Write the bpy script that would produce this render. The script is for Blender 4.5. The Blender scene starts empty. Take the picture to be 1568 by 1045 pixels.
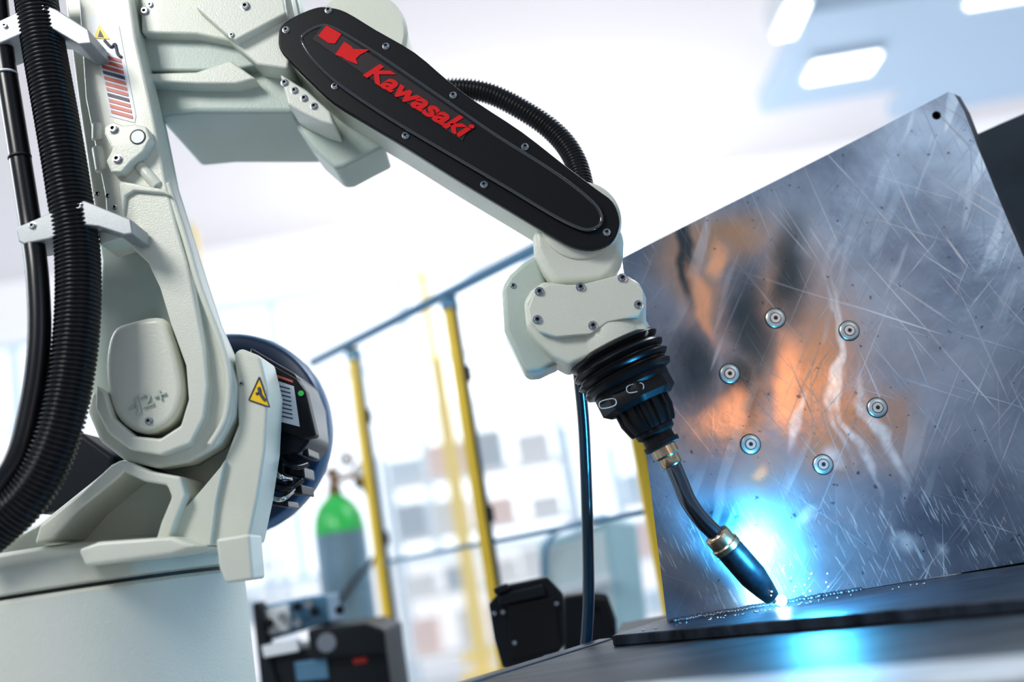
import bpy, bmesh, math, random
from mathutils import Vector, Matrix
random.seed(3)
S=bpy.context.scene
try:
    S.view_settings.view_transform='Standard'
except Exception: pass
try:
    S.view_settings.look='Medium High Contrast'
except Exception: pass

# ---------------- camera ----------------
F=1600.0; CW=784.0; CH=522.67
pitch=math.atan(330/1600.0); roll=math.radians(9.5)
C=Vector((0,0,1.1))
fw=Vector((0,math.cos(pitch),math.sin(pitch)))
u0=Vector((0,-math.sin(pitch),math.cos(pitch))); r0=Vector((1,0,0))
R=math.cos(roll)*r0-math.sin(roll)*u0
U=math.sin(roll)*r0+math.cos(roll)*u0
cd=bpy.data.cameras.new('camera'); cam=bpy.data.objects.new('camera',cd)
S.collection.objects.link(cam)
M=Matrix((( R.x,U.x,-fw.x,C.x),(R.y,U.y,-fw.y,C.y),(R.z,U.z,-fw.z,C.z),(0,0,0,1)))
cam.matrix_world=M
cd.sensor_width=36; cd.lens=F*36/1568.0; cd.clip_start=.05; cd.clip_end=200
cd.dof.use_dof=True; cd.dof.focus_distance=2.12; cd.dof.aperture_fstop=.95
S.camera=cam
def ray(u,v): return fw+(u-CW)/F*R+(CH-v)/F*U
def P(u,v,y):
    d=ray(u,v); return C+d*(y/d.y)
def H(u,v,z):
    d=ray(u,v); return C+d*((z-C.z)/d.z)
def px(n,p): return n*((p-C).dot(fw))/F

# ---------------- materials ----------------
MATS={}
def mat(name,col,rough=.5,metal=0,bump=0,bscale=200,emit=None,es=0,vary=0,coat=0,vscale=6,spec=.5,stretch=None):
    if name in MATS: return MATS[name]
    m=bpy.data.materials.new(name); m.use_nodes=True
    nt=m.node_tree; b=nt.nodes['Principled BSDF']
    b.inputs['Base Color'].default_value=(*col,1)
    b.inputs['Roughness'].default_value=rough; b.inputs['Metallic'].default_value=metal
    b.inputs['Specular IOR Level'].default_value=spec
    if coat: b.inputs['Coat Weight'].default_value=coat
    if emit: 
        b.inputs['Emission Color'].default_value=(*emit,1); b.inputs['Emission Strength'].default_value=es
    tc=nt.nodes.new('ShaderNodeTexCoord'); src=tc.outputs['Object']
    if stretch:
        mp=nt.nodes.new('ShaderNodeMapping'); mp.inputs['Scale'].default_value=stretch; mp.inputs['Rotation'].default_value=(0,0,math.radians(-8))
        nt.links.new(src,mp.inputs['Vector']); src=mp.outputs[0]
    n=nt.nodes.new('ShaderNodeTexNoise'); n.inputs['Scale'].default_value=bscale
    nt.links.new(src,n.inputs['Vector'])
    if bump:
        bp=nt.nodes.new('ShaderNodeBump'); bp.inputs['Strength'].default_value=bump; bp.inputs['Distance'].default_value=.002
        nt.links.new(n.outputs['Fac'],bp.inputs['Height']); nt.links.new(bp.outputs['Normal'],b.inputs['Normal'])
    if vary:
        n2=nt.nodes.new('ShaderNodeTexNoise'); n2.inputs['Scale'].default_value=vscale; n2.inputs['Detail'].default_value=6
        nt.links.new(src,n2.inputs['Vector'])
        mx=nt.nodes.new('ShaderNodeMix'); mx.data_type='RGBA'
        mx.inputs['A'].default_value=(*[c*(1-vary) for c in col],1); mx.inputs['B'].default_value=(*[min(1,c*(1+vary)) for c in col],1)
        mr=nt.nodes.new('ShaderNodeMapRange'); mr.inputs[1].default_value=.32; mr.inputs[2].default_value=.68; nt.links.new(n2.outputs['Fac'],mr.inputs[0])
        nt.links.new(mr.outputs[0],mx.inputs['Factor']); nt.links.new(mx.outputs['Result'],b.inputs['Base Color'])
    MATS[name]=m; return m
WHITE=mat('robot_white_paint',(.65,.67,.585),.36,bump=.35,bscale=330,coat=.1,vary=.02)
WHITE2=mat('robot_white_cast_shaded',(.46,.53,.48),.42,bump=.3,bscale=260,vary=.03,coat=.1)  # greenish castings; darker tone also stands in for shade in pocket and underside
BASEW=mat('pedestal_white_paint',(.66,.68,.61),.5,bump=.5,bscale=200,vary=.02,spec=.3)
BLK=mat('black_plastic',(.012,.013,.015),.42,bump=.1,bscale=600,spec=.25)
GLOSS=mat('gloss_black',(.012,.013,.016),.15,coat=.6)
BEAD=mat('cover_bead_gloss',(.05,.052,.056),.16,coat=1)
RUB=mat('black_rubber',(.009,.010,.012),.28,spec=.5)
STEEL=mat('bolt_steel',(.55,.56,.57),.22,1)
DARK=mat('socket_dark',(.02,.02,.02),.5)
ALU=mat('clamp_aluminium',(.36,.38,.39),.42,.4,bump=.2,bscale=500)
BRASS=mat('nickel_brass',(.58,.45,.31),.26,1,vary=.15,vscale=60)
PIPE=mat('gooseneck_steel',(.15,.18,.22),.18,1)
NOZ=mat('nozzle_burnt',(.035,.04,.05),.4,.7,vary=.4,vscale=50)
RED=mat('logo_red',(.60,.018,.02),.55,spec=.2)
YEL=mat('yellow_paint',(.88,.62,.07),.4,vary=.05)
WARN=mat('warning_yellow',(.9,.6,.02),.4)
LBL=mat('label_white',(.70,.74,.78),.4)
LRED=mat('label_red',(.55,.12,.08),.4)
LINK=mat('label_ink',(.08,.09,.12),.5)
NAVY=mat('motor_navy',(.010,.025,.06),.45,spec=.25)
MBLK=mat('motor_black',(.010,.013,.02),.3,spec=.4)
BLUE=mat('rail_blue_grey',(.12,.25,.38),.35,.4)
RIM=mat('motor_rim_blue',(.05,.13,.24),.35,spec=.4)
GREEN=mat('cylinder_green',(.05,.55,.12),.35,coat=.3)
CYLG=mat('cylinder_grey',(.24,.35,.43),.3,.4,vary=.1)
BOX=mat('box_black',(.012,.016,.022),.45,bump=.1,bscale=150,spec=.3)
PANEL=mat('machine_panel',(.42,.62,.68),.4)
TBL=mat('table_steel',(.036,.040,.047),.5,.2,bump=.6,bscale=30,vary=.85,vscale=5,spec=.35,stretch=(1,6,1))
TBE=mat('table_edge_steel',(.03,.035,.045),.42,.5,bump=.3,bscale=60,vary=.3,vscale=15)
LST=mat('bright_steel',(.46,.49,.52),.5,.3,bump=.3,bscale=70,vary=.25,vscale=8,stretch=(1,5,1))

# ---------------- helpers ----------------
def link(me,name,m,parent,smooth=True,bevel=0,seg=3,ang=35):
    o=bpy.data.objects.new(name,me); S.collection.objects.link(o)
    if m: me.materials.append(m)
    for p in me.polygons: p.use_smooth=smooth
    if bevel:
        b=o.modifiers.new('bevel','BEVEL'); b.width=bevel; b.segments=seg; b.limit_method='ANGLE'; b.angle_limit=math.radians(ang); b.harden_normals=False
        w=o.modifiers.new('wn','WEIGHTED_NORMAL'); w.keep_sharp=True; w.weight=80
    if parent: o.parent=parent
    return o
def empty(name):
    e=bpy.data.objects.new(name,None); S.collection.objects.link(e); e.empty_display_size=.1; return e
def mesh(verts,faces,name='m'):
    me=bpy.data.meshes.new(name); me.from_pydata([tuple(v) for v in verts],[],faces)
    bm=bmesh.new(); bm.from_mesh(me); bmesh.ops.recalc_face_normals(bm,faces=bm.faces); bm.to_mesh(me); bm.free(); return me
def smooth2(pts,n=4,closed=True):
    out=[];N=len(pts)
    rng=range(N) if closed else range(N-1)
    for i in rng:
        if closed: p=[pts[(i+k-1)%N] for k in range(4)]
        else: p=[pts[max(0,i-1)],pts[i],pts[i+1],pts[min(N-1,i+2)]]
        for j in range(n):
            t=j/n
            out.append(tuple(.5*((2*p[1][k])+(-p[0][k]+p[2][k])*t+(2*p[0][k]-5*p[1][k]+4*p[2][k]-p[3][k])*t*t+(-p[0][k]+3*p[1][k]-3*p[2][k]+p[3][k])*t**3) for k in range(len(p[1]))))
    if not closed: out.append(tuple(pts[-1]))
    return out
def prism(name,pts,y0,y1,m,parent,bevel=.005,sm=0,taper=1,seg=3,ang=35,sm_shade=True,zmin=None):
    if sm: pts=smooth2(pts,sm)
    f=[P(u,v,y0) for u,v in pts]; n=len(f)
    if zmin is not None: f=[Vector((p.x,p.y,max(p.z,zmin))) for p in f]
    c=sum(f,Vector())/n
    b=[]
    for p in f:
        q=c+(p-c)*taper; b.append(Vector((q.x,y1,q.z)))
    faces=[list(range(n)),list(range(n,2*n))]+[[i,(i+1)%n,n+(i+1)%n,n+i] for i in range(n)]
    if not bevel: sm_shade=False
    return link(mesh(f+b,faces,name),name,m,parent,sm_shade,bevel,seg,ang)
def solid(name,top,h,m,parent,bevel=.003):
    n=len(top); b=[p-Vector((0,0,h)) for p in top]
    faces=[list(range(n)),list(range(n,2*n))]+[[i,(i+1)%n,n+(i+1)%n,n+i] for i in range(n)]
    return link(mesh(top+b,faces,name),name,m,parent,True,bevel)
def boxw(name,a,b,m,parent,bevel=.004):
    x0,y0,z0=a;x1,y1,z1=b
    v=[(x,y,z) for x in(x0,x1) for y in(y0,y1) for z in(z0,z1)]
    f=[(0,1,3,2),(4,5,7,6),(0,1,5,4),(2,3,7,6),(0,2,6,4),(1,3,7,5)]
    return link(mesh(v,f,name),name,m,parent,bool(bevel),bevel)
def frame(ax):
    ax=ax.normalized(); t=Vector((0,0,1)) if abs(ax.z)<.9 else Vector((1,0,0))
    e1=ax.cross(t).normalized(); return e1,ax.cross(e1).normalized(),ax
def revolve_data(org,ax,prof,n=48,off=0,mod=None):
    e1,e2,ax=frame(ax); V=[];Fc=[]
    for (r,h) in prof:
        for i in range(n):
            a=2*math.pi*i/n; rr=r*(mod(a,h) if mod else 1)
            V.append(org+ax*h+(e1*math.cos(a)+e2*math.sin(a))*rr)
    for k in range(len(prof)-1):
        for i in range(n):
            Fc.append([off+k*n+i,off+k*n+(i+1)%n,off+(k+1)*n+(i+1)%n,off+(k+1)*n+i])
    Fc.append([off+i for i in range(n)]); Fc.append([off+(len(prof)-1)*n+i for i in range(n)])
    return V,Fc
def revolve(name,org,ax,prof,m,parent,n=48,bevel=.0,mod=None,smooth=True):
    V,Fc=revolve_data(org,ax,prof,n,0,mod)
    o=link(mesh(V,Fc,name),name,m,parent,smooth,bevel)
    if not bevel and smooth:
        es=o.modifiers.new('es','EDGE_SPLIT'); es.split_angle=math.radians(40)
    return o
def cyl(name,p,q,r,m,parent,r2=None,n=24,bevel=0):
    return revolve(name,p,q-p,[(r,0),(r if r2 is None else r2,(q-p).length)],m,parent,n,bevel)
def sweep(name,pts,rad,m,parent,n=20,sub=24,pitch_=0,amp=0,closed=False):
    q=[Vector(p) for p in smooth2([tuple(p) for p in pts],sub,closed)]
    if closed: q.append(q[0])
    L=[0]
    for i in range(1,len(q)): L.append(L[-1]+(q[i]-q[i-1]).length)
    step=pitch_/6 if pitch_ else max(L[-1]/160,rad*.25)
    N=max(4,int(L[-1]/step)); res=[];k=0
    for i in range(N+1):
        s=L[-1]*i/N
        while k<len(L)-2 and L[k+1]<s:k+=1
        t=(s-L[k])/max(1e-9,L[k+1]-L[k]); res.append((q[k].lerp(q[k+1],min(1,t)),s))
    V=[];Fc=[]; up=None
    for i,(p,s) in enumerate(res):
        a=res[max(0,i-1)][0]; b=res[min(N,i+1)][0]; tg=(b-a).normalized()
        if up is None: up=tg.cross(Vector((0,1,0.01))).normalized()
        up=(up-tg*up.dot(tg)).normalized(); e2=tg.cross(up)
        r=rad
        if pitch_:
            ph=(s/pitch_)%1; r=rad*(1+amp*(1 if ph<.5 else -1)*min(1,4*min(ph%.5,.5-ph%.5)+.25))
        for j in range(n):
            an=2*math.pi*j/n; V.append(p+(up*math.cos(an)+e2*math.sin(an))*r)
    for i in range(N):
        for j in range(n): Fc.append([i*n+j,i*n+(j+1)%n,(i+1)*n+(j+1)%n,(i+1)*n+j])
    Fc.append(list(range(n))); Fc.append([N*n+j for j in range(n)])
    return link(mesh(V,Fc,name),name,m,parent)
def bolts(name,locs,parent,ax=Vector((0,-1,0)),m=STEEL):
    V=[];Fc=[];idx=[]
    for p,r in locs:
        v,f=revolve_data(p-ax*r*.2,ax,[(r*1.25,0),(r*1.25,r*.32),(r*.98,r*.35),(r*.95,r*.9),(r*.8,r*1.05),(r*.5,r*1.05),(r*.42,r*.6),(r*.05,r*.55)],18,len(V)); V+=v;Fc+=f; idx+=[0]*18*5+[1]*18*2+[0,1]
    me=mesh(V,Fc,name); o=link(me,name,m,parent); me.materials.append(DARK)
    for p,i in zip(me.polygons,idx): p.material_index=i; 
    es=o.modifiers.new('es','EDGE_SPLIT'); es.split_angle=math.radians(35)
    return o
def text(name,body,p1,p2,hgt,y,m,parent,shear=0,bold=0,ext=.0012):
    a=P(*p1,y); b=P(*p2,y)
    cu=bpy.data.curves.new(name,'FONT'); cu.body=body; cu.shear=shear; cu.offset=bold; cu.extrude=.02
    o=bpy.data.objects.new(name,cu); S.collection.objects.link(o); cu.materials.append(m)
    bpy.context.view_layer.update()
    w=o.dimensions.x; hh=.73
    ex=(b-a).normalized(); ez=Vector((0,-1,0)); ey=ez.cross(ex)
    sx=(b-a).length/w; sy=px(hgt,a)/hh; sz=ext/.02
    ex=ex*sx; ey=ey*sy; ez=ez*sz
    MM=Matrix(((ex.x,ey.x,ez.x,a.x),(ex.y,ey.y,ez.y,a.y),(ex.z,ey.z,ez.z,a.z),(0,0,0,1)))
    me=bpy.data.meshes.new_from_object(o); me.transform(MM)
    bpy.data.objects.remove(o)
    for p in me.polygons: p.use_smooth=False
    o=bpy.data.objects.new(name,me); S.collection.objects.link(o); o.parent=parent
    return o

# =====================================================  ROBOT
rb=empty('welding_robot')
bc=P(110,1000,2.25); axx,axy=bc.x,bc.y
zr=P(150,893,1.93).z
Rb=P(392,1000,2.25).x-axx-px(15,bc)
Vz=Vector((0,0,1))
revolve('base_pedestal',Vector((axx,axy,0)),Vz,[(Rb*1.15,0),(Rb*1.15,.03),(Rb,.04),(Rb,zr-.012),(Rb-.006,zr-.006),(Rb-.012,zr-.004)],BASEW,rb,96)
revolve('rotation_gap',Vector((axx,axy,zr-.01)),Vz,[(Rb-.012,0),(Rb-.012,.014)],DARK,rb,96)
revolve('turret_flange',Vector((axx,axy,zr+.002)),Vz,[(Rb-.01,0),(Rb,.005),(Rb,.045),(Rb-.012,.062),(Rb-.05,.075),(Rb-.1,.085)],WHITE,rb,96)
prism('turret_corner_block',[(330,826),(382,818),(388,888),(345,894),(335,870)],1.90,1.985,WHITE,rb,.006)
prism('turret_flange_lug',[(118,842),(150,830),(262,822),(300,838),(262,850),(130,868)],1.90,2.05,WHITE,rb,.008)
# ---- turret yoke
prism('turret_yoke',[(-60,860),(0,832),(60,800),(120,752),(180,704),(230,700),(300,690),(340,640),(352,560),(365,535),(390,545),(402,600),(400,690),(388,770),(378,835),(300,852),(150,870),(0,900)],2.10,2.22,WHITE,rb,.014,ang=25)
prism('yoke_rib_diagonal',[(170,712),(186,704),(198,716),(182,732),(118,784),(80,828),(52,834),(60,806),(118,760)],1.96,2.12,WHITE,rb,.006)
prism('yoke_rib_upright',[(192,706),(230,722),(276,730),(284,760),(268,800),(256,834),(236,834),(246,800),(262,762),(255,744),(220,738),(186,722)],1.96,2.12,WHITE,rb,.006)
prism('yoke_column',[(358,540),(368,533),(398,545),(411,600),(406,690),(395,762),(380,832),(342,838),(300,832),(322,760),(345,700),(364,650)],2.00,2.12,WHITE,rb,.008,ang=25)
prism('yoke_base_step',[(262,800),(300,760),(338,715),(344,705),(330,770),(322,836),(262,838)],1.985,2.1,WHITE,rb,.007)
# ---- lower arm link
full=[(95,-30),(196,-30),(203,0),(212,60),(226,120),(240,185),(258,275),(280,345),(303,420),(326,490),(348,540),(362,590),(358,640),(335,682),(290,709),(240,718),(190,706),(152,676),(133,630),(138,560),(148,480),(153,400),(140,300),(118,150)]
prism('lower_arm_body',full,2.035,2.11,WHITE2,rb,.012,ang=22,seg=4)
pocket=[(160,600),(172,640),(204,668),(245,672),(276,652),(288,612),(284,560),(262,500),(244,440),(226,402),(200,378),(165,368),(140,364),(118,150)]
prism('lower_arm_flank',full[:19]+[(140,600)]+pocket[:-2]+[(152,366),(140,300),(118,150)],1.985,2.04,WHITE,rb,.008,ang=22,seg=4)
front=[(118,-30),(192,-30),(200,0),(208,60),(222,120),(236,185),(252,270),(270,345),(286,400),(300,470),(312,530),(318,590),(312,640),(292,680),(245,698),(200,690),(165,664),(145,625),(146,590),(160,600),(172,640),(204,668),(245,672),(276,652),(288,612),(284,560),(262,500),(244,440),(226,402),(200,378),(165,368),(160,300),(130,150)]
prism('lower_arm_face',front,1.955,1.99,WHITE,rb,.006,ang=22,seg=4)
prism('joint_cover',[(170,508),(200,492),(246,486),(262,515),(276,570),(278,610),(262,645),(225,664),(190,652),(168,618),(160,560)],1.968,2.045,WHITE,rb,.014,sm=4,seg=5)
prism('arm_rib',[(182,276),(252,290),(262,300),(250,296),(205,292),(192,300),(188,330),(184,300)],1.945,1.96,WHITE,rb,.004)
sweep('arm_edge_ridge',[P(256,282,1.965),P(282,360,1.965),(P(306,440,1.965)),P(336,520,1.968),P(350,580,1.97),P(345,640,1.97),P(322,682,1.97)],.007,WHITE,rb,n=16)
text('joint_marking','-J2+',(198,634),(256,613),22,1.966,WHITE2,rb,bold=.0,ext=.004)  # darker tone puts the raised letters' shading into their colour
bolts('joint_bolts',[(P(228,645,1.966),.006),(P(370,588,2.0),.004)],rb)
prism('lug_bracket',[(160,205),(160,194),(172,186),(188,192),(206,190),(224,194),(230,212),(219,232),(200,248),(186,264),(170,264),(162,246),(172,228)],1.925,1.957,WHITE,rb,.004)
revolve('lug_eye',P(211,210,1.925),Vector((0,-1,0)),[(.016,0),(.016,.001),(.013,.0015)],DARK,rb,24)
revolve('lug_eye_face',P(211,210,1.924),Vector((0,-1,0)),[(.0135,0),(.013,.001)],LBL,rb,24)
bolts('lug_bolts',[(P(174,198,1.925),.0085),(P(180,244,1.925),.0085),(P(165,300,1.955),.004),(P(149,297,1.955),.004),(P(176,318,1.955),.004)],rb)
for k,(a,b) in enumerate([((150,192),(150,215)),((150,228),(156,262)),((215,255),(242,286))]):
    sweep('boss_%d'%k,[P(*a,1.958),P((a[0]+b[0])/2,(a[1]+b[1])/2,1.956),P(*b,1.958)],.012,WHITE,rb,n=16,sub=6)
def quad(name,pts,y,m,parent,t=.0012): return prism(name,pts,y,y+t,m,parent,0,sm_shade=False)
quad('arm_label',[(136,22),(182,40),(208,178),(206,188),(168,178)],1.9535,LBL,rb)
quad('label_triangle',[(144,58),(152,38),(168,60)],1.9520,WARN,rb)
quad('label_triangle_ink',[(150,56),(153,46),(159,57)],1.9510,LINK,rb)
sweep('label_pictogram',[P(160,62,1.952),P(170,72,1.952),P(176,68,1.952),P(180,82,1.952),P(186,88,1.952)],.003,LINK,rb,n=6)
for i in range(11):
    v=82+i*8.6; ul=152+i*1.75; 
    a=LRED if i%4!=3 else LINK
    quad('label_line_%d'%i,[(ul,v),(ul+33,v+9),(ul+34,v+14),(ul+1,v+5)],1.9520,a,rb)
prism('cable_clamp',[(24,352),(30,346),(112,311),(128,307),(200,336),(203,358),(190,360),(150,347),(120,344),(76,366),(36,374),(28,370)],1.86,1.95,ALU,rb,.003)
prism('cable_clamp_top',[(-20,40),(40,12),(66,6),(86,14),(135,45),(140,66),(120,68),(80,44),(55,42),(10,62),(-20,74)],1.86,1.95,ALU,rb,.003)
bolts('clamp_bolts',[(P(50,346,1.86),.006),(P(121,317,1.86),.006),(P(8,40,1.86),.006),(P(66,14,1.86),.006)],rb)
prism('clamp_foot',[(150,340),(202,336),(200,362),(152,376)],1.90,1.99,WHITE,rb,.004)
# ---- dress-pack hoses
hz=1.885
sweep('corrugated_hose',[P(50,-40,hz),P(60,30,hz),P(72,100,hz),P(90,200,hz),P(105,290,hz),P(118,380,hz),P(119,480,hz-.01),P(108,580,hz-.02),P(84,680,hz-.03),P(40,762,hz-.03),P(-40,835,hz-.03)],px(31,P(90,300,hz)),RUB,rb,n=28,pitch_=.0088,amp=.075)
sweep('corrugated_hose_rear',[P(-60,800,2.0),P(0,770,2.02),P(50,730,2.04),P(95,650,2.05),P(125,560,2.06),P(132,480,2.06)],px(24,P(90,300,2)),RUB,rb,n=24,pitch_=.0095,amp=.08)
sweep('smooth_cable',[P(-8,-40,hz),P(2,60,hz),P(16,150,hz),P(32,250,hz),P(46,340,hz),P(57,420,hz-.01),P(60,520,hz-.02),P(48,620,hz-.03),P(22,710,hz-.04),P(-40,790,hz-.04)],px(16.5,P(50,300,hz)),RUB,rb,n=24)
for k,(u,v,d) in enumerate([(9,113,(.12,1)),(56,412,(.12,1)),(30,240,(.15,1))]):
    a=P(u,v,hz-.003); b=P(u+d[0]*2.2,v+2.2,hz-.003); cyl('cable_band_%d'%k,a,b,px(17.3,a),LBL if k<2 else DARK,rb)
prism('dress_pack_box',[(60,700),(120,660),(175,700),(172,720),(130,770),(60,790)],2.24,2.35,BOX,rb,.01)
# ---- elbow
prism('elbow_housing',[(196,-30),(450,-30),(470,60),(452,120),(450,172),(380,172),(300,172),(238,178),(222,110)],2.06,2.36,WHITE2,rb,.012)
prism('elbow_front',[(214,-30),(440,-30),(455,40),(440,105),(392,98),(350,62),(300,52),(216,50)],2.00,2.07,WHITE,rb,.006)
prism('elbow_lower_rib',[(218,112),(300,110),(352,92),(392,120),(360,128),(300,128),(224,124)],2.02,2.07,WHITE,rb,.005)
prism('elbow_cap',[(298,-30),(430,-30),(438,20),(360,62),(345,52),(300,12)],1.975,2.02,WHITE,rb,.005)
bolts('elbow_bolts',[(P(222,18,2.0),.008),(P(376,10,1.975),.008),(P(355,54,1.975),.005),(P(230,8,2.0),.006)],rb)
c=P(548,52,2.13); revolve('elbow_motor',c,Vector((0,1,0)),[(px(70,c),0),(px(76,c),.01),(px(76,c),.12),(px(72,c),.13),(px(72,c),.2)],WHITE,rb,64)
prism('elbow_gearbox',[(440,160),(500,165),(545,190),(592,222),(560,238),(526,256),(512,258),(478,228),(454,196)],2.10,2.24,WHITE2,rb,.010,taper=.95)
prism('elbow_flange_step',[(428,112),(470,138),(505,170),(512,192),(490,186),(460,172),(440,160)],2.0,2.1,WHITE,rb,.006)
bolts('elbow_flange_bolts',[(P(u,v,2.0),.0065) for u,v in[(436,127),(451,139),(466,151),(481,163)]],rb)
prism('elbow_box_left',[(205,-30),(300,-30),(340,20),(385,60),(392,100),(350,108),(225,108)],2.03,2.1,WHITE2,rb,.006)
# ---- upper arm
cov=[(426,62),(430,40),(452,24),(484,11),(505,11),(530,18),(575,45),(635,80),(685,122),(730,156),(800,202),(868,255),(915,290),(938,308),(948,332),(947,352),(935,372),(908,382),(876,377),(840,358),(780,322),(700,274),(620,224),(560,188),(510,157),(478,128),(445,95),(430,78)]
cov_s=smooth2(cov,3)
def grow(pts,d):
    n=len(pts);o=[]
    ar=sum(pts[i][0]*pts[(i+1)%n][1]-pts[(i+1)%n][0]*pts[i][1] for i in range(n)); s=1 if ar>0 else -1
    for i in range(n):
        a=pts[i-1];b=pts[(i+1)%n]; t=(b[0]-a[0],b[1]-a[1]); l=math.hypot(*t) or 1
        o.append((pts[i][0]+s*t[1]/l*d,pts[i][1]-s*t[0]/l*d))
    return o
prism('upper_arm_cover',cov_s,1.99,2.008,BLK,rb,.004,ang=40)
prism('upper_arm_body',grow(cov_s,1.5),2.008,2.135,WHITE,rb,.016,ang=40,seg=5)
inner=[(462,62),(470,50),(492,40),(512,44),(560,72),(620,112),(690,160),(760,208),(850,265),(903,306),(920,328),(919,344),(905,352),(888,350),(850,332),(780,290),(700,243),(620,196),(560,158),(515,126),(480,92)]
prism('cover_plateau',smooth2(inner,3),1.983,1.992,BLK,rb,.0035,ang=40)
sweep('cover_bead',[P(u,v,1.984) for u,v in inner],.0038,BEAD,rb,closed=True,n=12,sub=8)
bolts('cover_bolts',[(P(u,v,1.99),.0062) for u,v in [(503,16),(591,71),(694,146),(804,225),(929,356),(741,283),(621,208),(513,132),(438,46)]],rb)
quad('logo_plate',[(478,60),(497,36),(722,188),(708,216)],1.9815,mat('logo_backing',(.035,.028,.032),.5,spec=.3),rb)
text('logo_lettering','Kawasaki',(555,114),(711,214),29,1.981,RED,rb,shear=.3,bold=.034)
quad('logo_mark_a',[(487,55),(500,39),(523,52),(513,67),(503,66)],1.9800,RED,rb)
quad('logo_mark_b',[(513,84),(527,64),(538,71),(541,75),(566,76),(551,84),(545,90),(548,99),(530,92),(525,88)],1.9800,RED,rb)
sweep('wrist_hose',[P(640,150,2.17),P(690,137,2.17),P(745,142,2.17),P(800,168,2.17),P(850,204,2.17),P(880,245,2.16),P(895,300,2.14)],px(16,P(800,200,2.17)),RUB,rb,n=24,pitch_=.008,amp=.09)
# ---- wrist
c=P(889,336,2.012); revolve('wrist_barrel',c,Vector((0,1,0)),[(px(58,c),0),(px(62,c),.004),(px(64,c),.02),(px(64,c),.11),(px(58,c),.122)],WHITE,rb,64)
prism('wrist_neck',[(815,352),(850,340),(940,335),(956,356),(955,392),(940,418),(925,432),(850,438),(832,414),(818,385)],2.02,2.13,WHITE,rb,.018,seg=5)
prism('wrist_housing',[(832,430),(880,436),(940,428),(958,420),(980,432),(990,455),(990,492),(996,512),(960,528),(900,548),(872,560),(845,545),(820,520),(806,500),(802,462),(812,445)],2.015,2.15,WHITE,rb,.010,ang=25)
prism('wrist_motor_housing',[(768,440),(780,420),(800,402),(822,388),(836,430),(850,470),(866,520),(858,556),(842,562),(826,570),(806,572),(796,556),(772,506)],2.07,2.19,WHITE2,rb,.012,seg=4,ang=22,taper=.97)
prism('wrist_cover_plate',[(809,472),(816,452),(838,436),(890,436),(948,421),(964,424),(985,446),(987,468),(978,484),(930,494),(905,512),(852,516),(826,508),(812,492)],1.998,2.018,WHITE,rb,.003,ang=20)
bolts('wrist_bolts',[(P(u,v,1.998),.0075) for u,v in[(823,490),(826,447),(889,440),(953,426),(978,467),(908,499)]]+[(P(786,438,2.07),.005)],rb)
# ---- torch
ty=2.085
A=P(933,526,ty); B=P(1018,690,ty); ax=(B-A).normalized(); Lp=(B-A).length/math.hypot(85,164)
def Q(s): return A+ax*s*Lp
def rp(r): return px(r,A)
def rv(name,s0,prof,m,n=64,mod=None,bevel=0): return revolve(name,Q(s0),ax,[(rp(r),h*Lp) for r,h in prof],m,rb,n,bevel,mod)
rv('wrist_collar',-30,[(60,0),(64,10),(66,30),(66,42)],WHITE)
pr=[]
rs=[(66,4),(71,3),(73,4),(70,3),(66,1.5),(67,5),(74,2),(75,5),(72,3),(67,1.5),(67,4),(73,2),(75,5),(71,3),(66,1.5),(66,4),(70,2),(72,6),(69,3),(62,1)]
h=0
for r,d in rs: pr.append((r,h)); h+=d
rv('torch_bellows',8,pr,RUB)
rv('torch_mount_disc',62,[(58,0),(60,3),(60,16),(56,20)],BLK)
rv('torch_mount_block',76,[(58,0),(60,3),(60,24),(50,32)],BLK,64,mod=lambda a,h:1/math.cos(((a)%(math.pi/4))-math.pi/8)*.93)
rv('torch_knurl',104,[(38,0),(41,3),(41,22),(36,40),(34,44)],BLK,96,mod=lambda a,h:1+.06*(1 if math.sin(a*14)>0 else -1))
rv('torch_sleeve',146,[(30,0),(31,2),(30,10),(24,14),(24,24),(28,25),(28,32),(22,34)],BLK)
rv('torch_nut',178,[(18,0),(20,1.5),(20,15),(16,18),(16,30),(14,33)],BRASS,36)
g=[Q(205),Q(215),P(1041,738,2.088),P(1054,768,2.092),P(1074,796,2.098),P(1098,820,2.105)]
sweep('gooseneck',g,rp(12.5),PIPE,rb,n=28,sub=12)
n0=P(1095,817,2.105); 
weldp=P(1198,930,2.15); zb=weldp.z
n1=P(1186,921,2.142); nx=(n1-n0).normalized(); nl=(n1-n0).length; k=nl/math.hypot(91,104)
revolve('nozzle_collar',n0,nx,[(rp(r),h*k) for r,h in[(15,0),(19,2),(20,4),(20,20),(22,22),(22,30),(20,32)]],BRASS,rb,40)
revolve('gas_nozzle',n0+nx*32*k,nx,[(rp(r),h*k) for r,h in[(20,0),(21,4),(21,55),(17,80),(13,98),(12,100)]],NOZ,rb,40)
cyl('contact_tip',n0+nx*128*k,n0+nx*140*k,rp(4),BRASS,rb)
for k2,(u,v) in enumerate([(972,594),(930,618)]):
    sweep('mount_mark_%d'%k2,[P(u+dx,v+dy,2.008) for dx,dy in((-11,-2),(10,-7),(12,3),(-9,8))],.0009,LBL,rb,closed=True,n=6,sub=4)
sweep('torch_supply_cable',[P(885,560,2.2),P(893,640,2.26),P(897,720,2.3),P(900,820,2.32),P(901,920,2.34),P(896,1000,2.36)],px(9,P(895,700,2.3)),mat('cable_dark_blue',(.01,.03,.05),.25,coat=.4),rb,n=16)
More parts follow.
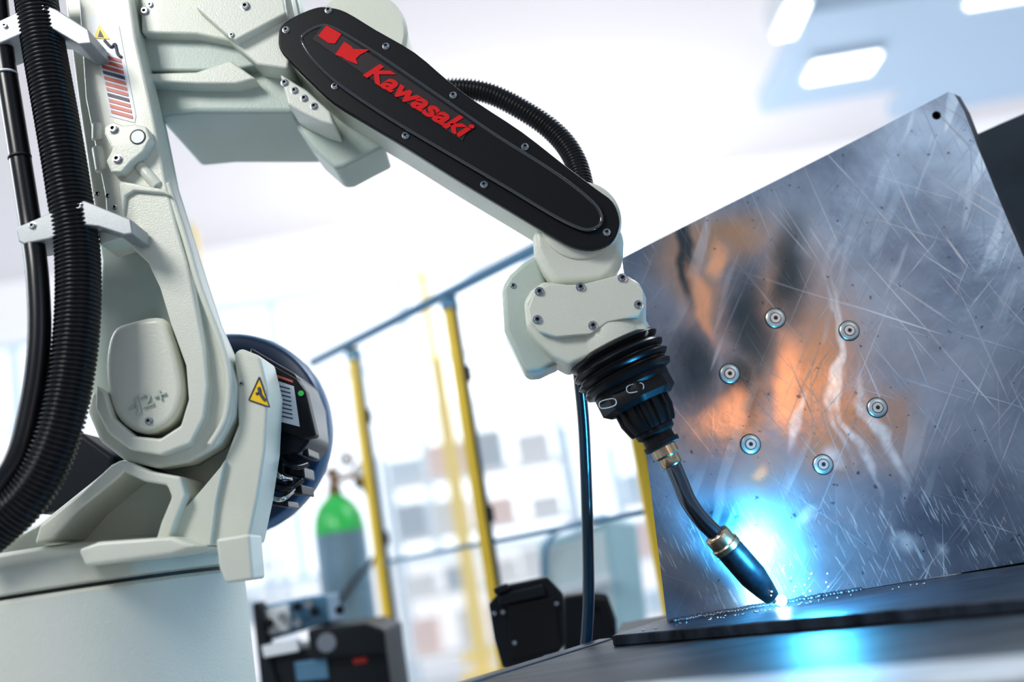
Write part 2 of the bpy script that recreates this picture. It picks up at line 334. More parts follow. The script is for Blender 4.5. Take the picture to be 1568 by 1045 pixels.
# ---- shoulder motor
c=P(347,664,2.40); rr=px(158,c)
revolve('motor_rear_drum',c,Vector((0,1,0)),[(rr*.70,-.06),(rr*.78,-.055),(rr*.86,-.04),(rr*.92,-.02),(rr*.95,-.01)],NAVY,rb,80)
revolve('motor_rear_rim',c,Vector((0,1,0)),[(rr*.93,-.012),(rr*.965,-.01),(rr*.99,.002),(rr,.02),(rr,.05),(rr*.96,.07)],RIM,rb,80)
prism('motor_body',[(380,530),(410,548),(455,574),(470,612),(476,672),(458,696),(430,700),(395,690)],2.16,2.36,MBLK,rb,.012)
prism('motor_cover_box',[(404,552),(454,580),(468,600),(484,668),(461,673),(408,650)],2.13,2.17,BLK,rb,.006)
quad('motor_label',[(414,580),(450,592),(459,654),(420,644)],2.128,LBL,rb)
quad('motor_label_red',[(415,571),(448,583),(449,587),(415,575)],2.128,LRED,rb)
for i in range(8): quad('motor_label_line_%d'%i,[(418,588+i*6.5),(444+i*.6,595+i*6.5),(444+i*.6,597+i*6.5),(418,590+i*6.5)],2.127,LINK,rb,.0005)
c=P(461,603,2.128); revolve('motor_green_dot',c,Vector((0,-1,0)),[(.006,0),(.006,.002)],GREEN,rb,20)
for i,(u,v,w,hh,mm) in enumerate([(432,682,34,12,BLK),(458,690,26,14,MBLK),(425,715,16,22,BLK),(453,722,24,18,MBLK),(430,748,24,14,BLK),(450,748,22,16,BLK),(425,770,30,12,MBLK)]):
    prism('motor_connector_%d'%i,[(u-w/2,v-hh/2-3),(u+w/2,v-hh/2+2),(u+w/2+2,v+hh/2+2),(u-w/2,v+hh/2-3)],2.2-.01*(i%3),2.30,mm,rb,.004)
for i,(a,b) in enumerate([((412,705),(445,735)),((418,742),(462,736)),((412,760),(450,750)),((430,700),(470,712))]):
    sweep('motor_lead_%d'%i,[P(*a,2.17),P((a[0]+b[0])/2,(a[1]+b[1])/2+10,2.15),P(*b,2.18)],.006,RUB if i%2 else STEEL,rb,n=12,sub=8)
quad('hazard_sign',[(397,578),(381,613),(413,624)],1.9985,WARN,rb)
for i,(a,b) in enumerate([((397,578),(381,613)),((381,613),(413,624)),((413,624),(397,578))]):
    sweep('hazard_sign_edge_%d'%i,[P(*a,1.998),P(*b,1.998)],.0014,LINK,rb,n=6,sub=4)
sweep('hazard_pictogram',[P(392,604,1.998),P(398,600,1.998),(P(396,594,1.998)),P(400,606,1.998),P(406,614,1.998)],.003,LINK,rb,n=6,sub=6)

# =====================================================  WORKPIECE
def plate_mat():
    m=bpy.data.materials.new('scratched_steel'); m.use_nodes=True; nt=m.node_tree; N=nt.nodes; L=nt.links
    b=N['Principled BSDF']; b.inputs['Metallic'].default_value=.84
    tc=N.new('ShaderNodeTexCoord')
    def noise(scale,det=5,vec=None,dist=0):
        n=N.new('ShaderNodeTexNoise'); n.inputs['Scale'].default_value=scale; n.inputs['Detail'].default_value=det; n.inputs['Distortion'].default_value=dist
        L.new(vec or tc.outputs['Object'],n.inputs['Vector']); return n.outputs['Fac']
    def mr(v,a,b_,c=0,d=1,sm=False):
        n=N.new('ShaderNodeMapRange'); n.inputs[1].default_value=a;n.inputs[2].default_value=b_;n.inputs[3].default_value=c;n.inputs[4].default_value=d
        if sm: n.interpolation_type='SMOOTHSTEP'
        L.new(v,n.inputs[0]); return n.outputs[0]
    def mth(op,a,b_):
        n=N.new('ShaderNodeMath'); n.operation=op; n.use_clamp=False
        for i,x in enumerate((a,b_)):
            if isinstance(x,(int,float)): n.inputs[i].default_value=x
            else: L.new(x,n.inputs[i])
        return n.outputs[0]
    def mix(f,a,b_):
        n=N.new('ShaderNodeMix'); n.data_type='RGBA'; L.new(f,n.inputs['Factor'])
        for k,x in(('A',a),('B',b_)):
            if isinstance(x,tuple): n.inputs[k].default_value=(*x,1)
            else: L.new(x,n.inputs[k])
        return n.outputs['Result']
    def scr(ang,sx,thr,sc=1,lz=2.2):
        mp=N.new('ShaderNodeMapping'); mp.inputs['Rotation'].default_value=(0,math.radians(ang),0)
        mp2=N.new('ShaderNodeMapping'); mp2.inputs['Scale'].default_value=(sx*sc,1,lz*sc)
        L.new(tc.outputs['Object'],mp.inputs['Vector']); L.new(mp.outputs[0],mp2.inputs['Vector'])
        return mr(noise(1,2,mp2.outputs[0],.3),thr,thr+.05)
    nz=N.new('ShaderNodeTexNoise'); nz.inputs['Scale'].default_value=4; nz.inputs['Detail'].default_value=3
    L.new(tc.outputs['Object'],nz.inputs['Vector'])
    va=N.new('ShaderNodeVectorMath'); va.operation='MULTIPLY_ADD'; va.inputs[1].default_value=(.16,.0,.16); L.new(nz.outputs['Color'],va.inputs[0]); L.new(tc.outputs['Object'],va.inputs[2])
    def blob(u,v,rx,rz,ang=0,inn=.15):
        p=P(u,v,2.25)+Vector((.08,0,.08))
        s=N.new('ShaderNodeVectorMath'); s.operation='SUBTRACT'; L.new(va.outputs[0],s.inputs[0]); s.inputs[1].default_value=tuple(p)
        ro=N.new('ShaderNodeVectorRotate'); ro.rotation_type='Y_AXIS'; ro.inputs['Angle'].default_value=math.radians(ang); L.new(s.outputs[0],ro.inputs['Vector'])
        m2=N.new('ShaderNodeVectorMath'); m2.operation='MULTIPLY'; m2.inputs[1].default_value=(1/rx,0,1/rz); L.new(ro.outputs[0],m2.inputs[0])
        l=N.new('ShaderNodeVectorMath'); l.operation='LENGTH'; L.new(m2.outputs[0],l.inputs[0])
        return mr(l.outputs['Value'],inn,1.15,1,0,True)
    def mx_(l):
        o=l[0]
        for x in l[1:]: o=mth('MAXIMUM',o,x)
        return o
    br=mx_([blob(1055,430,.08,.19,10),blob(1110,370,.16,.09),blob(1250,560,.13,.30,-8),blob(1110,640,.17,.10,25),blob(1150,700,.12,.08),blob(1190,440,.07,.16,-20),blob(1330,640,.11,.12),blob(1270,680,.10,.10)])  # bronze heat tint, with warm reflections painted in
    warm_refl=mx_([blob(1068,465,.024,.10,0,.3),blob(1213,585,.034,.13,-8,.3),blob(1100,625,.075,.04,25,.3),blob(1092,400,.022,.06,-20,.3),blob(1150,705,.03,.02,0,.3)])  # orange reflections painted into the plate colour
    dark_refl=mx_([blob(1150,510,.08,.21,-5),blob(1050,560,.07,.11),blob(1050,395,.022,.13,-15,.4),blob(1130,580,.09,.10),blob(1210,420,.06,.15,-20),blob(1090,800,.05,.08)])  # dark reflections of the arm painted into the plate colour
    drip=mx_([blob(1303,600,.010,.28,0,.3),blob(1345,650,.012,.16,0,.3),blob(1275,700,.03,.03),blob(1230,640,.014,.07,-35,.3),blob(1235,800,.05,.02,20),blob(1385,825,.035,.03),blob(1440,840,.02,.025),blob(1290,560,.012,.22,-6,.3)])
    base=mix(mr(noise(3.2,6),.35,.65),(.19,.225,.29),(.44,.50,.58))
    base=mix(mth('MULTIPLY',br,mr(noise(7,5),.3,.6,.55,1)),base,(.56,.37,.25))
    base=mix(mth('MULTIPLY',dark_refl,.88),base,(.035,.07,.09))
    base=mix(mth('MULTIPLY',warm_refl,.95),base,(1.0,.56,.34))
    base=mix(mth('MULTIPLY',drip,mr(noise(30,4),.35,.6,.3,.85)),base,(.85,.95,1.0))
    s1=scr(28,150,.665); s2=scr(-34,170,.67); s3=scr(62,140,.69); s4=scr(10,190,.67); s5=scr(-12,110,.68,1,1.2); s6=scr(44,120,.68,1,1.4); s7=scr(-50,230,.68,1,3.5); s8=scr(20,260,.67,1,4)
    sx=N.new('ShaderNodeSeparateXYZ'); L.new(tc.outputs['Object'],sx.inputs[0])
    xc=P(1250,400,2.25).x
    right=mr(sx.outputs['X'],xc-.15,xc+.2,.2,1)
    ss=mx_([s1,s2,s3,s4,s5,s6,s7,s8])
    ss=mth('MULTIPLY',mth('MULTIPLY',ss,right),mr(noise(4,3),.4,.58,.12,1))
    lowz=P(1250,800,2.25).z
    low=mr(sx.outputs['Z'],lowz+.10,lowz+.0,0,1)
    fine=mth('MULTIPLY',mth('MULTIPLY',scr(15,260,.61,1,18),low),mr(noise(9,2),.42,.52))
    w1=mth('MULTIPLY',scr(-30,22,.56,1,3),mr(noise(3,2),.45,.6))
    base=mix(mth('MULTIPLY',w1,.4),base,(.70,.76,.82))
    base=mix(mth('MULTIPLY',ss,.75),base,(.95,.97,1))
    base=mix(mth('MULTIPLY',fine,.7),base,(.85,.95,1))
    sp=mr(noise(60,2),.68,.72); base=mix(mth('MULTIPLY',sp,.65),base,(.04,.04,.05))
    L.new(base,b.inputs['Base Color'])
    r=mth('ADD',mr(noise(5,6),.3,.7,.22,.40),mth('MULTIPLY',ss,.15)); L.new(r,b.inputs['Roughness'])
    bp=N.new('ShaderNodeBump'); bp.inputs['Strength'].default_value=.3; bp.inputs['Distance'].default_value=.004
    L.new(mth('ADD',noise(14,5),mth('MULTIPLY',ss,.4)),bp.inputs['Height']); L.new(bp.outputs[0],b.inputs['Normal'])
    return m
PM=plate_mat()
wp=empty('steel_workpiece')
yp=2.25
top=[(952,396),(1060,341),(1200,271),(1330,205),(1452,141),(1461,144),(1476,170),(1500,232),(1535,318),(1575,412),(1640,560)]
f=[P(u,v,yp) for u,v in top]
lb=P(1020,945,yp); f.append(Vector((f[-1].x+.03,yp,zb))); f.append(Vector((lb.x,yp,zb)))
n=len(f); bk=[p+Vector((.024 if 4<=i<n-1 else .012,.025,0)) for i,p in enumerate(f)]
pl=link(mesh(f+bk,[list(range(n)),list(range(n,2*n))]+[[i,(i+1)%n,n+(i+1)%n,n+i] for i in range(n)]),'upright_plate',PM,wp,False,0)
pl.data.materials.append(mat('plate_edge',(.05,.06,.08),.45,.6))
for p_ in pl.data.polygons:
    if abs(p_.normal.y)<.9: p_.material_index=1
FS=mat('fastener_steel',(.66,.67,.63),.32,.75)
for i,(u,v) in enumerate([(1187,488),(1300,507),(1117,573),(1343,625),(1149,681),(1260,712)]):
    p=P(u,v,yp); r=px(16,p); a_=Vector((0,-1,0))
    revolve('fastener_recess_%d'%i,p+Vector((0,.002,0)),a_,[(r,0),(r,.0032),(r*.97,.0036)],DARK,wp,36)
    revolve('fastener_head_%d'%i,p+Vector((0,.002,0)),a_,[(r*.9,0),(r*.9,.005),(r*.84,.0062),(r*.5,.0066)],FS,wp,36)
    revolve('fastener_ring_%d'%i,p+Vector((0,-.0044,0)),a_,[(r*.56,0),(r*.54,.0006)],DARK,wp,36)
    revolve('fastener_core_%d'%i,p+Vector((0,-.0046,0)),a_,[(r*.49,0),(r*.46,.0015)],FS,wp,36)
    revolve('fastener_socket_%d'%i,p+Vector((0,-.0060,0)),a_,[(r*.22,0),(r*.22,.0004)],DARK,wp,6)
p=P(1434,177,yp); revolve('plate_hole',p+Vector((0,.001,0)),Vector((0,-1,0)),[(px(7,p),0),(px(6.5,p),.0025),(px(5,p),.001)],DARK,wp,24)
foot=[H(936,974,zb-.001),H(1028,944,zb-.001),H(1700,846,zb-.001),H(1720,905,zb-.001),H(1568,916,zb-.001)]
solid('foot_plate',foot,.0215,mat('foot_steel',(.035,.045,.062),.42,.5,bump=.6,bscale=60,vary=.7,vscale=9,stretch=(1,4,1)),wp,.003)
w0=Vector((P(1030,945,2.24).x,yp-.008,zb)); w1=Vector((P(1330,905,2.2).x,yp-.008,zb))
bead=[w0.lerp(w1,i/60)+Vector((0,random.uniform(-.0015,.0015),random.uniform(-.001,.001))) for i in range(61)]
sweep('weld_bead',bead,.006,mat('weld_metal',(.14,.16,.20),.4,.9,bump=.3,bscale=120),wp,n=12,sub=2,pitch_=.008,amp=.1)
zt=zb-.023
prism('backing_plate',[(1488,209),(1530,190),(1600,160),(1720,110),(1800,1000),(1600,1000),(1500,1000)],2.42,2.45,mat('dark_plate',(.035,.045,.055),.35,.6,vary=.3),wp,.002,zmin=zt+.001)
V=[];Fc=[]
for i in range(60):
    a=random.uniform(0,6.28); d=random.uniform(.02,.2); p=Vector((weldp.x+math.cos(a)*d*1.6,weldp.y+abs(math.sin(a))*d*.3-.03,zb)); r=random.uniform(.0012,.003)
    vv,ff=revolve_data(p,Vz,[(r,0),(r*.8,r*.6),(r*.2,r)],8,len(V)); V+=vv;Fc+=ff
link(mesh(V,Fc),'weld_spatter',STEEL,wp)

# =====================================================  TABLE
tb=empty('welding_table')
a=H(938,980,zt); b=H(720,1048,zt); d=(b-a).normalized(); b2=a+d*((a.y-1.15)/abs(d.y))
xr=a.x+1.9
topp=[a,b2,Vector((xr,1.15,zt)),Vector((xr,2.75,zt)),Vector((a.x+.05,2.75,zt))]
solid('table_top',topp,.03,TBL,tb,.003)
nrm=Vector((-d.y,d.x,0)); 
if nrm.x>0: nrm=-nrm
zz=Vector((0,0,.004))
solid('table_edge_rail',[a+zz,b2+zz,b2+zz+nrm*.035,a+zz+nrm*.035],.06,TBE,tb,.004)
s0=H(985,1046,zt+.006); s1=H(1568,1004,zt+.006); dd=(s1-s0).normalized(); s1=s0+dd*1.3; s0b=s0-dd*.03
pd=Vector((dd.y,-dd.x,0))
solid('front_slat',[s0b,s1,s1+pd*.14,s0b+pd*.14],.006,LST,tb,.002)
for i,(x,y) in enumerate([(b2.x+.08,1.25),(xr-.1,1.25),(xr-.1,2.65),(a.x+.15,2.65)]):
    boxw('table_leg_%d'%i,(x-.035,y-.035,0),(x+.035,y+.035,zt-.03),TBE,tb)
boxw('table_apron',(a.x+.2,1.3,zt-.12),(xr-.1,1.34,zt-.03),TBE,tb)

# =====================================================  ARC
arc=empty('welding_arc')
ap=Vector((weldp.x,weldp.y,zb+.0125))
em=mat('arc_core',(1,1,1),.5,emit=(.6,.88,1),es=90)
bpy.ops.mesh.primitive_uv_sphere_add(segments=24,ring_count=16,radius=.011,location=(0,0,0)); o=bpy.context.object; o.name='arc_core'; o.data.transform(Matrix.Translation(ap)); o.data.materials.append(em); o.parent=arc
for p_ in o.data.polygons:p_.use_smooth=True
ld=bpy.data.lights.new('arc_light','POINT'); ld.energy=9.5; ld.color=(.07,.52,1); ld.shadow_soft_size=.035
lo=bpy.data.objects.new('arc_light',ld); lo.location=ap+Vector((.03,-.15,.10)); S.collection.objects.link(lo); lo.parent=arc
V=[];Fc=[]
for i in range(26):
    a_=random.uniform(.1,3.0); d_=random.uniform(.03,.11); p=ap+Vector((math.cos(a_)*d_,-random.uniform(0,.05),abs(math.sin(a_))*d_*.7)); r=random.uniform(.0006,.0014)
    vv,ff=revolve_data(p,Vz,[(r*.2,-r),(r*.8,-r*.6),(r,0),(r*.8,r*.6),(r*.2,r)],8,len(V)); V+=vv;Fc+=ff
link(mesh(V,Fc),'molten_droplets',mat('molten_metal',(1,.8,.6),.5,emit=(1,.8,.6),es=14),arc)
rad=.13
bpy.ops.mesh.primitive_uv_sphere_add(segments=32,ring_count=24,radius=rad,location=ap); o=bpy.context.object; o.name='arc_glow_volume'; o.parent=arc  # emissive volume imitating the glow around the arc
for v in o.data.vertices:
    v.co.z=max(v.co.z,-.0115); v.co.y=min(v.co.y,yp-.002-ap.y)
m=bpy.data.materials.new('arc_glow'); m.use_nodes=True; nt=m.node_tree; nt.nodes.remove(nt.nodes['Principled BSDF'])
tc=nt.nodes.new('ShaderNodeTexCoord'); l=nt.nodes.new('ShaderNodeVectorMath'); l.operation='LENGTH'; nt.links.new(tc.outputs['Object'],l.inputs[0])
r_=nt.nodes.new('ShaderNodeMapRange'); r_.inputs[1].default_value=0; r_.inputs[2].default_value=rad; r_.inputs[3].default_value=1; r_.inputs[4].default_value=0; nt.links.new(l.outputs['Value'],r_.inputs[0])
pw=nt.nodes.new('ShaderNodeMath'); pw.operation='POWER'; pw.inputs[1].default_value=5; nt.links.new(r_.outputs[0],pw.inputs[0])
ml=nt.nodes.new('ShaderNodeMath'); ml.operation='MULTIPLY'; ml.inputs[1].default_value=18; nt.links.new(pw.outputs[0],ml.inputs[0])
e_=nt.nodes.new('ShaderNodeEmission'); e_.inputs['Color'].default_value=(.09,.55,1,1); nt.links.new(ml.outputs[0],e_.inputs['Strength'])
nt.links.new(e_.outputs[0],nt.nodes['Material Output'].inputs['Volume']); o.data.materials.append(m)

# =====================================================  FENCE
fn=empty('safety_fence'); ztop=2.16
tops=[H(540,532,ztop),H(686,452,ztop)]
t3=H(915,332,ztop)
t0=H(478,556,ztop)
for i,t in enumerate([tops[0],tops[1],t3]):
    boxw('post_%d'%i,(t.x-.028,t.y-.02,0),(t.x+.012,t.y+.03,ztop),YEL,fn,.003)
    boxw('post_channel_%d'%i,(t.x+.013,t.y-.022,0),(t.x+.030,t.y+.03,ztop-.01),mat('post_dark',(.025,.05,.08),.3,.5),fn,.002)
    boxw('post_cap_%d'%i,(t.x-.035,t.y-.03,ztop-.06),(t.x+.035,t.y+.035,ztop-.02),BLUE,fn,.003)
    boxw('post_foot_%d'%i,(t.x-.08,t.y-.08,0),(t.x+.08,t.y+.08,.015),YEL,fn,.003)
    for j in range(3): boxw('post_clip_%d_%d'%(i,j),(t.x+.02,t.y-.035,.7+.55*j),(t.x+.045,t.y,.76+.55*j),DARK,fn,.002)
cyl('top_rail_a',t0+Vector((0,0,.0)),t3,.022,BLUE,fn,n=16)
zm=P(740,832,tops[1].y).z
for nm,z in(('mid_rail',zm),('low_rail',.35)):
    cyl(nm,Vector((tops[0].x,tops[0].y,z)),Vector((t3.x,t3.y,z)),.009,BLUE,fn,n=12)

# =====================================================  GAS CYLINDER
gc=empty('gas_cylinder'); yg=5.15
g0=P(520,812,yg); gx=g0.x; gr=px(39,g0); zs=g0.z
Q0=Vector((gx,yg,0))
revolve('cylinder_body',Q0,Vz,[(gr*.95,0),(gr,.02),(gr,zs-.0)],CYLG,gc,48)
hs=px(50,g0)
revolve('cylinder_shoulder',Vector((gx,yg,zs)),Vz,[(gr*1.005,-.015),(gr*1.005,0),(gr*.93,hs*.4),(gr*.72,hs*.75),(gr*.4,hs),(gr*.25,hs*1.1)],GREEN,gc,48)
VB=mat('valve_brass',(.30,.18,.10),.35,.8)
revolve('valve_neck',Vector((gx,yg,zs+hs)),Vz,[(.034,0),(.034,.05),(.022,.06),(.022,.11),(.036,.115),(.036,.14),(.012,.145)],VB,gc,24)
cyl('valve_outlet',Vector((gx,yg,zs+hs+.08)),Vector((gx+.14,yg-.02,zs+hs+.10)),.016,VB,gc)
for i,(dx,dz) in enumerate([(.15,.10),(.09,.17)]):
    c=Vector((gx+dx,yg-.05,zs+hs+dz)); revolve('gauge_%d'%i,c,Vector((0,-1,0)),[(.038,0),(.038,.02),(.032,.025)],VB,gc,24); revolve('gauge_face_%d'%i,c+Vector((0,-.024,0)),Vector((0,-1,0)),[(.028,0),(.027,.003)],LBL,gc,24)
revolve('regulator_body',Vector((gx+.13,yg-.03,zs+hs+.02)),Vz,[(.02,0),(.026,.02),(.026,.07),(.018,.09)],VB,gc,20)
sweep('gas_hose',[Vector((gx+.14,yg-.05,zs+hs+.06)),Vector((gx+.20,yg-.08,zs+.02)),Vector((gx+.18,yg-.12,zs-.15)),Vector((gx+.02,yg-.16,zs-.3)),Vector((gx-.1,yg-.16,zs-.5)),Vector((gx-.1,yg-.16,.1))],.012,RUB,gc,n=10,sub=10)

# =====================================================  WIRE FEEDER (lower left)
we=empty('wire_feeder_unit'); yw=3.4
prism('feeder_lower_body',[(400,1000),(590,985),(606,1100),(410,1110)],yw,yw+.40,BOX,we,.01)
prism('feeder_upper_body',[(470,965),(560,955),(588,965),(592,1000),(475,1010)],yw-.05,yw+.35,BOX,we,.01)
prism('feeder_frame',[(386,925),(398,922),(412,1005),(430,1060),(400,1060)],yw-.02,yw+.05,BOX,we,.005)
prism('feeder_panel',[(395,930),(465,915),(500,912),(505,955),(400,985)],yw+.05,yw+.25,BLUE,we,.006)
prism('feeder_light_panel',[(402,935),(440,925),(446,965),(408,975)],yw+.02,yw+.045,LBL,we,.003)
prism('feeder_label',[(400,990),(455,980),(458,998),(404,1008)],yw-.04,yw,LBL,we,.003)
prism('feeder_plate',[(450,1015),(500,1008),(504,1040),(454,1045)],yw-.012,yw,BLUE,we,.003)
for i,(u,v) in enumerate([(412,955),(432,945),(455,930),(472,925),(482,938),(455,955),(520,935)]):
    cyl('feeder_knob_%d'%i,P(u,v,yw+.03),P(u,v,yw-.05),.014,STEEL if i%2 else BLK,we,n=20)
cyl('feeder_spool',P(500,985,yw-.06),P(500,985,yw-.02),.03,STEEL,we)
quad('feeder_red_switch',[(540,1010),(560,1007),(562,1015),(542,1018)],yw-.002,mat('switch_red',(.6,.03,.02),.4),we)
for i in range(3): boxw('feeder_leg_%d'%i,(P(430,1080,yw).x+i*.15,yw+.05,0),(P(430,1080,yw).x+.05+i*.15,yw+.1,P(500,1100,yw).z+.05),BOX,we)

# =====================================================  BOX GROUP mid
bx=empty('cable_junction_box'); yb=2.7
prism('box_body',[(748,926),(772,898),(838,884),(862,910),(866,985),(856,1000),(770,1024),(757,980)],yb,yb+.12,BOX,bx,.005)
prism('box_lid',[(762,912),(830,896),(836,912),(764,928)],yb-.02,yb+.01,BOX,bx,.004)
prism('box_hinge',[(755,902),(776,894),(780,904),(758,912)],yb-.03,yb+.03,BOX,bx,.004)
prism('box_bracket',[(778,928),(850,914),(858,992),(782,1012)],yb-.012,yb+.01,BLK,bx,.004)
for i,(u,v) in enumerate([(757,940),(770,938),(788,985),(852,925)]): revolve('box_screw_%d'%i,P(u,v,yb-.012),Vector((0,-1,0)),[(.007,0),(.006,.004)],STEEL,bx,16)
pz=P(800,1000,yb); boxw('box_stand',(pz.x-.05,yb+.03,0),(pz.x+.05,yb+.10,pz.z),BOX,bx)
b2e=empty('welding_power_source'); y2=3.05
prism('source_body',[(862,914),(905,908),(930,910),(944,950),(948,1060),(864,1060)],y2,y2+.2,BOX,b2e,.01)
prism('source_handle',[(900,915),(928,918),(942,960),(930,965),(918,930),(898,925)],y2-.03,y2,BLK,b2e,.004)
pz=P(900,1055,y2); boxw('source_plinth',(pz.x-.07,y2+.02,0),(pz.x+.07,y2+.18,pz.z+.02),BOX,b2e)
mc=empty('machine_cabinet'); y3=4.9
prism('cabinet_body',[(824,832),(935,795),(975,800),(990,940),(1000,1100),(850,1110)],y3,y3+.6,PANEL,mc,.02)
prism('cabinet_door',[(838,840),(925,812),(940,930),(950,1040),(860,1050)],y3-.02,y3,mat('cabinet_door_white',(.62,.72,.73),.4),mc,.008)
prism('cabinet_shelf',[(850,905),(935,880),(938,892),(852,918)],y3-.12,y3,LBL,mc,.004)
pz=P(920,1100,y3); boxw('cabinet_plinth',(pz.x-.2,y3+.02,0),(pz.x+.2,y3+.55,pz.z+.05),PANEL,mc)
sweep('cabinet_hose',[P(838,960,y3-.05),P(832,860,y3-.05),P(850,815,y3-.05),P(890,800,y3-.05),P(930,790,y3)],.012,BLUE,mc,n=10,sub=10)

# =====================================================  HALL
FL=mat('hall_floor',(.70,.72,.76),.35,vary=.06,vscale=1.5)
WL=mat('hall_wall',(.82,.83,.86),.7,emit=(.95,.95,.98),es=.42)  # wall glows faintly to imitate bright haze
CE=mat('hall_ceiling',(.66,.635,.64),.8,emit=(.97,.94,.96),es=.20,vary=.03,vscale=.3)  # faint emission brightens the ceiling, which is no lamp
boxw('floor',(-10,-4,-.1),(12,15,0),FL,None,0)
YW=14
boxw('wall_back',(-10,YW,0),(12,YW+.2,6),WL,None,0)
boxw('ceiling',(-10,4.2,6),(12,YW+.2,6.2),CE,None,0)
GL=mat('daylight_glass',(.85,.92,.98),.2,emit=(.88,.94,1),es=.85)
FR=mat('window_frame_grey',(.58,.68,.76),.5,emit=(.6,.7,.8),es=.38)  # emission fades the frames as haze would
wi=empty('window_1')
for i in range(11):
    x=-8.6+i*1.8; boxw('pane_%d'%i,(x+.07,YW-.04,1.4),(x+1.73,YW-.02,5.0),GL,wi,0)
for i in range(12):
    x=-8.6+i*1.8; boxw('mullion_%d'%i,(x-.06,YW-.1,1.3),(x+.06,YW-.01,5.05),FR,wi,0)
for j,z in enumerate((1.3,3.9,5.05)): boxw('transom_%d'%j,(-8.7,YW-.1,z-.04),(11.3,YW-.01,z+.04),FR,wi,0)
LE=mat('lamp_glow',(1,1,1),.5,emit=(.95,.98,1),es=3.2)
def lamp(u,v,wx,wy):
    e=empty('ceiling_lamp'); p=H(u,v,5.68)
    boxw('lamp_body',(p.x-wx-.04,p.y-wy-.04,5.70),(p.x+wx+.04,p.y+wy+.04,6.0),LBL,e,.01)
    boxw('lamp_diffuser',(p.x-wx,p.y-wy,5.66),(p.x+wx,p.y+wy,5.70),LE,e,.01)
lamp(1290,105,.36,.22); lamp(1212,32,.10,.32); lamp(1560,-22,.4,.3)
BM=mat('duct_blue_grey',(.42,.53,.65),.5,emit=(.5,.65,.8),es=.16)  # slight emission mixed into the paint; the duct is no lamp
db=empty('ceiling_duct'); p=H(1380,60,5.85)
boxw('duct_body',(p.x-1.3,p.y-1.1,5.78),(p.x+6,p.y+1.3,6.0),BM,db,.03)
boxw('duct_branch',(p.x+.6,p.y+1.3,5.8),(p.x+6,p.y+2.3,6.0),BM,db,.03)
YF=mat('far_yellow',(.92,.74,.32),.5,emit=(1,.80,.33),es=.22)  # slight emission added to brighten the far posts
fp=empty('guard_rail')
for i,(u,v,yy,hh) in enumerate([(735,1010,9.0,4.9),(700,760,10.4,3.2),(345,900,8.5,4.3)]):
    p=H(735,1010,0) if i==0 else P(u,v,yy)
    x,y=p.x,p.y
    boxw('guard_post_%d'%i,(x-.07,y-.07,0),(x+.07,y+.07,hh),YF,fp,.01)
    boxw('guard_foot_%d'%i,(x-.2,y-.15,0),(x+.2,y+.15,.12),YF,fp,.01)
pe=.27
PL=[mat('pale_pink',(.74,.62,.61),.6,emit=(.85,.72,.70),es=pe),mat('pale_blue',(.58,.69,.78),.6,emit=(.65,.76,.85),es=pe),mat('pale_grey',(.70,.73,.76),.6,emit=(.76,.78,.8),es=pe),mat('pale_dark',(.46,.53,.60),.6,emit=(.50,.58,.66),es=pe)]  # pale glowing colours stand in for haze over the racks
def rack(x,y,w,hh,d=.6):
    e=empty('storage_rack')
    for sx in(0,w):
        for sy in (0,d): boxw('upright',(x+sx-.03,y+sy-.03,0),(x+sx+.03,y+sy+.03,hh),PL[1],e,0)
    n=int(hh/.6)
    for i in range(n):
        z=.25+i*.6; boxw('shelf',(x,y,z),(x+w,y+d,z+.04),PL[2],e,0)
        xx=x+.08
        while xx<x+w-.3:
            ww=random.uniform(.2,.45)
            if xx+ww>x+w-.04: break
            boxw('bin',(xx,y+.05,z+.04),(xx+ww,y+d-.05,z+.04+random.uniform(.2,.42)),random.choice(PL),e,.01); xx+=ww+random.uniform(.03,.25)
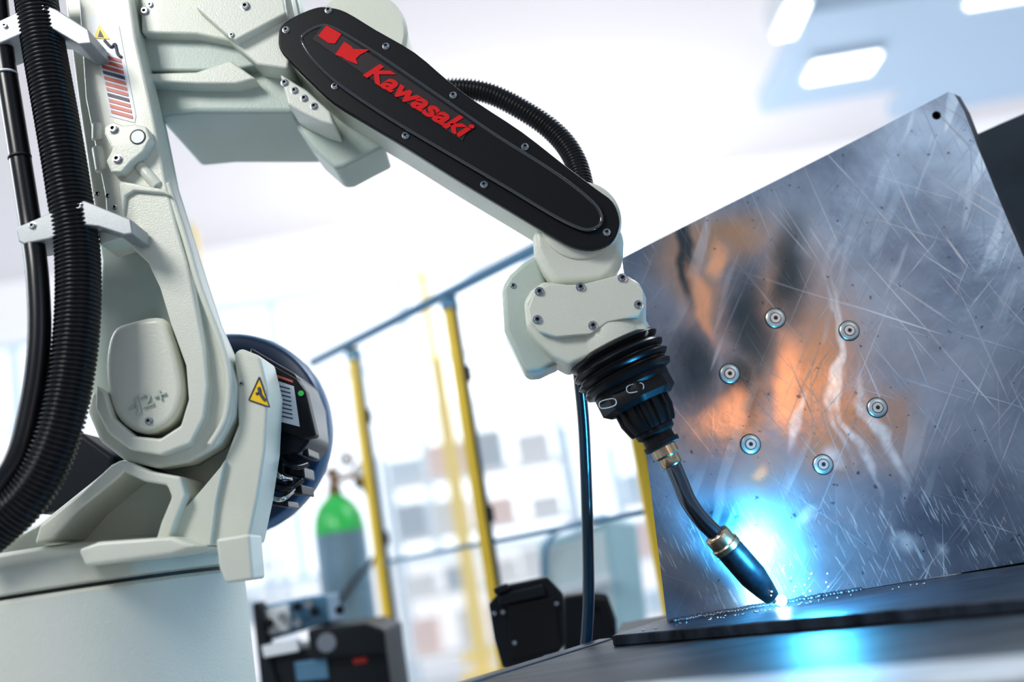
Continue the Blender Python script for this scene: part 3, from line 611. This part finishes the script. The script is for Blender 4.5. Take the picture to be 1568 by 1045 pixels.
rack(-1.6,11.2,2.0,2.4); rack(.9,11.8,2.2,2.2); rack(3.8,11.5,2.0,1.8); rack(-5,11.5,2.0,2.4)

# =====================================================  LIGHT
w=bpy.data.worlds.new('world'); S.world=w; w.use_nodes=True; nt=w.node_tree; bg=nt.nodes['Background']
tc=nt.nodes.new('ShaderNodeTexCoord'); sp=nt.nodes.new('ShaderNodeSeparateXYZ'); nt.links.new(tc.outputs['Generated'],sp.inputs[0])
r1=nt.nodes.new('ShaderNodeMapRange'); r1.inputs[1].default_value=-.6; r1.inputs[2].default_value=.8; nt.links.new(sp.outputs['Y'],r1.inputs[0])
mx=nt.nodes.new('ShaderNodeMix'); mx.data_type='RGBA'; mx.inputs['A'].default_value=(.18,.23,.30,1); mx.inputs['B'].default_value=(.86,.91,.98,1)
nt.links.new(r1.outputs[0],mx.inputs['Factor']); nt.links.new(mx.outputs['Result'],bg.inputs['Color']); bg.inputs['Strength'].default_value=1.0
def area(name,loc,tgt,size,en,col=(1,1,1)):
    l=bpy.data.lights.new(name,'AREA'); l.size=size; l.energy=en; l.color=col
    o=bpy.data.objects.new(name,l); o.location=loc; o.rotation_euler=(Vector(tgt)-Vector(loc)).to_track_quat('-Z','Y').to_euler(); S.collection.objects.link(o)
area('key_light',(-1.8,-.2,3.6),(-.3,2.1,1.5),.9,66,(1,.98,.94))
area('rim_light',(2.0,4.2,4.2),(-.2,2.1,1.5),1.6,80,(.9,.96,1))
area('side_light',(-3.2,2.6,3.2),(-.5,2.1,1.4),1.2,40,(.92,.97,1))
area('plate_highlight_light',(3.2,-2.0,3.6),(.9,2.25,1.6),2.0,17,(.82,.91,1))  # unseen area light added to give the plate a broad highlight
area('ceiling_fill_light',(0.5,12.4,3.0),(0.5,11.8,6.0),4.0,110,(1,.97,.97))  # unseen light added to brighten the far end of the ceiling
pw_=P(1190,590,2.25); dr=ray(1190,590).normalized(); q_=pw_+Vector((dr.x,-dr.y,dr.z))*3.3
area('warm_plate_light',tuple(q_),tuple(pw_),.5,3.0,(1,.50,.22))  # unseen warm light added for an orange reflection on the plate
